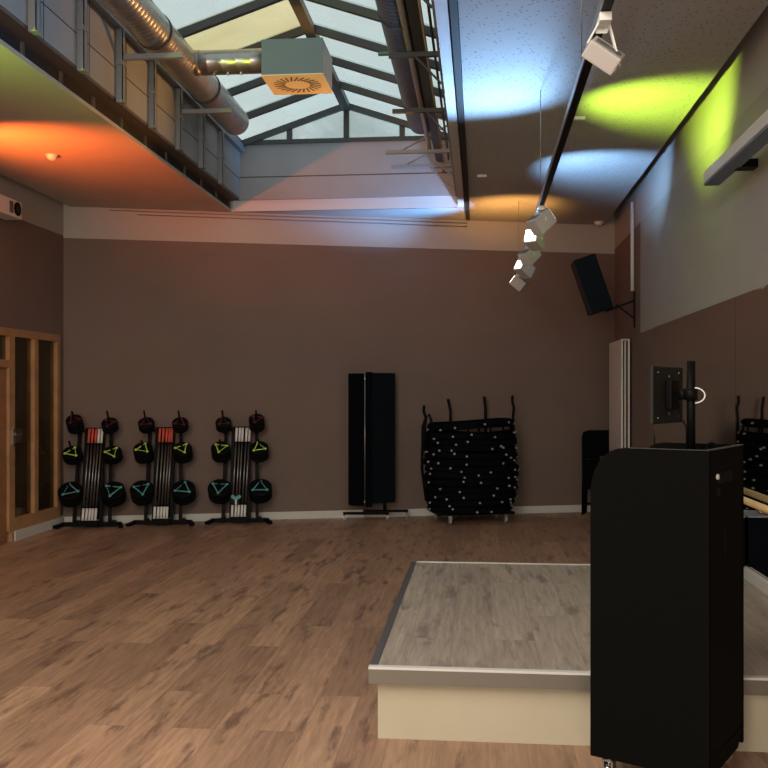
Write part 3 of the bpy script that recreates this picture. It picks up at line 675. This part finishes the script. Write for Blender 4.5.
# ------------------------------------------------------------------ folded chairs in the far corner
def make_chair():
    t = bpy.data.objects.new('folding_chair', None); COL.objects.link(t)
    g = MB()
    pts = [(-.20, -.03, .0), (-.185, -.01, .5), (-.18, .0, .93), (-.165, .0, .975), (-.13, .0, .99), (.13, .0, .99), (.165, .0, .975), (.18, .0, .93), (.185, -.01, .5), (.20, -.03, .0)]
    g.tube(pts, .011, 'steelblk', 8); g.build('frame', t)
    for s in (-1, 1):
        g = MB(); g.tube([(s * .16, .03, .0), (s * .155, .01, .62)], .010, 'steelblk', 8); g.build('leg', t)
    g = MB(); g.b2((-.175, -.012, .66), (.175, .010, .985), 'blackfab', .008); g.build('backrest', t)
    g = MB(); g.b2((-.165, -.022, .30), (.165, .0, .64), 'blackfab', .008); g.build('seat', t)
    g = MB(); g.tube([(-.2, -.028, .12), (.2, -.028, .12)], .008, 'steelblk', 8); g.build('stretcher', t)
    return t
ch0 = make_chair()
for i, lb in enumerate(('folded black chair nearest the wall in the corner stack', 'folded black chair in the middle of the corner stack', 'foremost folded black chair of the stack beside the radiator')):
    c_ = ch0 if i == 0 else copy_tree(ch0)
    X = 1.40 + .022 * (2 - i) - .0; c_.location = (X, wall_y(X) - .12 - .075 * i, 0); c_.rotation_euler = (-.02, 0, WA * .8); tag(c_, lb, 'folding chair', 'folded chairs in the corner')

# ------------------------------------------------------------------ lectern
P1 = Vector((.797, 3.452)); P2 = Vector((.412, 3.662)); 
LW = (P2 - P1).length; ang = math.atan2(P1.y - P2.y, P1.x - P2.x)     # local x from left end to near corner
lc = thing('lectern', 'tall black wheeled lectern with a rounded corner, standing beside the stage', 'lectern', (P2.x, P2.y, 0), ang)
W_, D_, Z0, Z1 = LW, .475, .09, EYE - .202
def side_poly():
    pts = [(0, Z0), (W_, Z0), (W_, Z1), (.13, Z1)]
    for k in range(1, 9):
        a = PI / 2 * k / 8; pts.append((.13 - .13 * math.sin(a), Z1 - .17 + .17 * math.cos(a)))
    return pts
g = MB(); g.prism(side_poly(), 0, .019, 'blackpaint', 'y'); g.build('side_panel', lc)
g = MB(); g.prism(side_poly(), D_ - .019, D_, 'blackpaint', 'y'); g.build('side_panel', lc)
g = MB(); g.b2((W_ - .019, .0195, Z0 + .07), (W_ - .001, D_ - .0195, Z1 - .003), 'blackside'); g.prism([(.0195, Z0 + .07), (.0195, Z0 + .0), (D_ - .08, Z0 + .0), (D_ - .0195, Z0 + .06)], W_ - .019, W_ - .001, 'blackside', 'x'); g.build('front_panel', lc)['label'] = 'narrow panel with a grip slot'
g = MB(); g.b2((.001, .0195, Z0 + .02), (.018, D_ - .0195, Z1 - .20), 'blackside'); g.build('back_panel', lc)
g = MB(); g.b2((.03, .02, Z1 - .05), (W_ - .02, D_ - .02, Z1 - .035), 'blackside'); g.build('top_shelf', lc)
g = MB(); g.b2((.02, .02, Z0 + .02), (W_ - .02, D_ - .02, Z0 + .04), 'blackside'); g.build('bottom_shelf', lc)
g = MB(); g.b2((W_ - .02, .001, Z1 - .001), (W_, D_, Z1 + .0015), 'bar'); g.b2((.15, .001, Z1), (W_, .006, Z1 + .0015), 'bar'); g.build('top_highlight', lc)  # highlights on the top edges, put in as thin silver strips
g = MB(); g.b2((W_ - .001, .10, Z1 - .125), (W_ + .003, .30, Z1 - .085), 'steelblk'); g.build('grip_slot', lc); g = MB(); g.b2((W_ - .001, .09, Z1 - .17), (W_ + .003, .13, Z1 - .14), 'steelblk'); g.build('lock', lc); g = MB(); g.b2((W_ - .001, .20, Z1 - .40), (W_ + .002, .206, Z1 - .30), 'steelblk'); g.build('slot', lc)
g = MB(); g.cyl((W_, .095, Z1 - .098), (W_ + .008, .095, Z1 - .098), .010, 'white', 14); g.build('button', lc)
def castor2(x, y):
    g = MB(); g.cyl((x - .012, y, .03), (x + .012, y, .03), .03, 'chrome', 18); o = g.build('castor', lc); g = MB(); g.cyl((x, y, .05), (x, y, Z0 + .02), .009, 'chrome', 8); g.b2((x - .02, y - .02, .03), (x - .014, y + .02, .075), 'chrome'); g.b2((x + .014, y - .02, .03), (x + .02, y + .02, .075), 'chrome'); g.b2((x - .02, y - .02, .068), (x + .02, y + .02, .075), 'chrome'); g.build('fork', o)
for x, y in ((.055, .05), (W_ - .05, .05), (.05, D_ - .05), (W_ - .05, D_ - .06)): castor2(x, y)

# monitor on pole standing in the lectern
px, py = XY(691, 3.56)
t = thing('monitor_stand', 'black monitor pole with clamp arm rising from the lectern top', 'monitor stand', (px, py, Z1 - .035))
ZP = EYE + 32 * 3.56 / 960 - (Z1 - .035)
g = MB(); g.cyl((0, 0, 0), (0, 0, ZP), .0155, 'steelblk', 18); g.cyl((0, 0, 0), (0, 0, .012), .045, 'steelblk', 20); g.build('pole', t)
zm = EYE - 8 / 960 * 3.6 - (Z1 - .035) + .025
ml = Vector(XY(654, 3.50)); mr = Vector(XY(684, 3.78)); mc = (ml + mr) / 2; rel = mc - Vector((px, py))
g = MB(); g.lathe((0, 0, zm - .022), (0, 0, zm + .022), [(0, .024), (1, .024)], 'steelblk', 18); g.build('clamp', t)
dirm = (mr - ml).normalized(); nb = Vector((dirm.y, -dirm.x))   # back normal, towards the camera
if nb.y > 0: nb = -nb
at = rel + nb * .03
g = MB(); g.bar((0, 0, zm), (at.x, at.y, zm), .022, .022, 'steelblk'); g.cyl((at.x * .6, at.y * .6, zm - .02), (at.x * .6, at.y * .6, zm + .02), .018, 'steelblk', 14); g.build('arm', t)
cab = []
for k in range(9): a = PI * k / 8; cab.append((.012 + .036 * math.sin(a), -.012, zm + .028 * math.cos(a) - .004))
g = MB(); g.tube(cab, .0028, 'white', 8); g.build('cable', t)['label'] = 'white cable loop'
g = MB(); g.tube([(at.x, at.y, zm - .02), (at.x * .8, at.y * .8 - .02, zm - .09), (-.02, -.018, zm - .12), (-.017, -.01, .1), (-.016, -.01, .01)], .004, 'steelblk', 8); g.build('cable', t)['label'] = 'black cable'
mz = EYE - 2 * 3.65 / 960
t = thing('monitor', 'small dark grey monitor seen from behind, mounted left of the pole', 'monitor', (mc.x, mc.y, mz), math.atan2(dirm.y, dirm.x))
mw = (mr - ml).length
g = MB(); g.box((0, .010, 0), (mw, .014, .215), 'screenback', bev=.006); g.build('shell', t)
g = MB(); g.b2((-.045, -.022, -.055), (.045, .0025, .055), 'steelblk', .004); g.build('mount_plate', t)
g = MB(); g.b2((-mw / 2 + .01, .0171, -.10), (mw / 2 - .01, .0185, .10), 'steelblk'); g.build('screen', t)
g = MB()
for sx in (-.12, .12):
    for szz in (-.085, .085): g.cyl((sx, .001, szz), (sx, .004, szz), .004, 'chrome', 8)
for szz in (-.07, .07): g.cyl((0, -.001, szz), (0, .004, szz), .006, 'bar', 10)
g.build('screw', t)
g = MB(); lp = [(.0, 0, 0), (.0, 0, .03)] + [(.02 - .02 * math.cos(PI * k / 6), .0, .03 + .02 * math.sin(PI * k / 6)) for k in range(1, 7)] + [(.04, 0, 0)]
g.tube(lp, .0035, 'steelblk', 8); o = g.build('cable_loop'); o.location = (*XY(706, 3.62), Z1 - .036); tag(o, 'small black cable loop on the lectern top right of the pole', 'cable')

# crate with sticks behind the lectern (mostly seen in the mirror)
t = thing('equipment_crate', 'low black crate on the stage behind the lectern, seen in the mirror', 'crate', (1.23, 6.28, SZ + .003))
g = MB(); g.b2((-.28, -.16, 0), (.40, .16, .37), 'blackfab', .01); g.build('body', t); g = MB(); g.b2((-.283, -.163, .371), (.403, .163, .378), 'post'); g.build('lid', t)

# ------------------------------------------------------------------ light
def area(loc, aim, sx, sy, watts, col, name='area_light'):
    l = bpy.data.lights.new(name, 'AREA'); l.shape = 'RECTANGLE'; l.size = sx; l.size_y = sy; l.energy = watts; l.color = col
    o = bpy.data.objects.new(name, l); COL.objects.link(o); o.location = loc; o.rotation_euler = (Vector(aim) - Vector(loc)).to_track_quat('-Z', 'Y').to_euler(); return o
area((-1.2, -3.7, 2.0), (-.8, 6, .8), 4.5, 2.6, 215, (1, .88, .74))  # added soft fill from behind the camera
area((-1.5, .8, 3.45), (-1.5, 1.6, 0), 2.3, 3.6, 235, (1, .90, .78))  # added overhead fill to brighten the floor, unseen
area((XL - 1.0, 8.2, 2.5), (XL - 1.0, 8.4, 0), 1.2, 3.0, 14, (1, .72, .45))  # added warm light in the corridor so the panes are not black
wd = bpy.data.worlds.new('sky'); S.world = wd; wd.use_nodes = True; nt = wd.node_tree; bg = nt.nodes['Background']
tc = nt.nodes.new('ShaderNodeTexCoord'); n = nt.nodes.new('ShaderNodeTexNoise'); n.inputs['Scale'].default_value = 3; n.inputs['Detail'].default_value = 5
nt.links.new(tc.outputs['Generated'], n.inputs['Vector'])
cr = nt.nodes.new('ShaderNodeValToRGB'); cr.color_ramp.elements[0].position = .35; cr.color_ramp.elements[0].color = (.62, .72, .76, 1); cr.color_ramp.elements[1].position = .65; cr.color_ramp.elements[1].color = (.88, .86, .80, 1)
nt.links.new(n.outputs[0], cr.inputs[0]); nt.links.new(cr.outputs[0], bg.inputs[0]); bg.inputs[1].default_value = 1.28

# ------------------------------------------------------------------ camera
cam = bpy.data.cameras.new('camera'); co = bpy.data.objects.new('camera', cam); COL.objects.link(co); S.camera = co
co.location = (0, 0, EYE); co.rotation_euler = (PI / 2, 0, YAW); cam.sensor_width = 36; cam.lens = 45; cam.shift_y = 9 / 768
vs = S.view_settings; vs.view_transform = 'Standard'; vs.look = 'None'; vs.gamma = 1; vs.exposure = 0; vs.use_curve_mapping = False
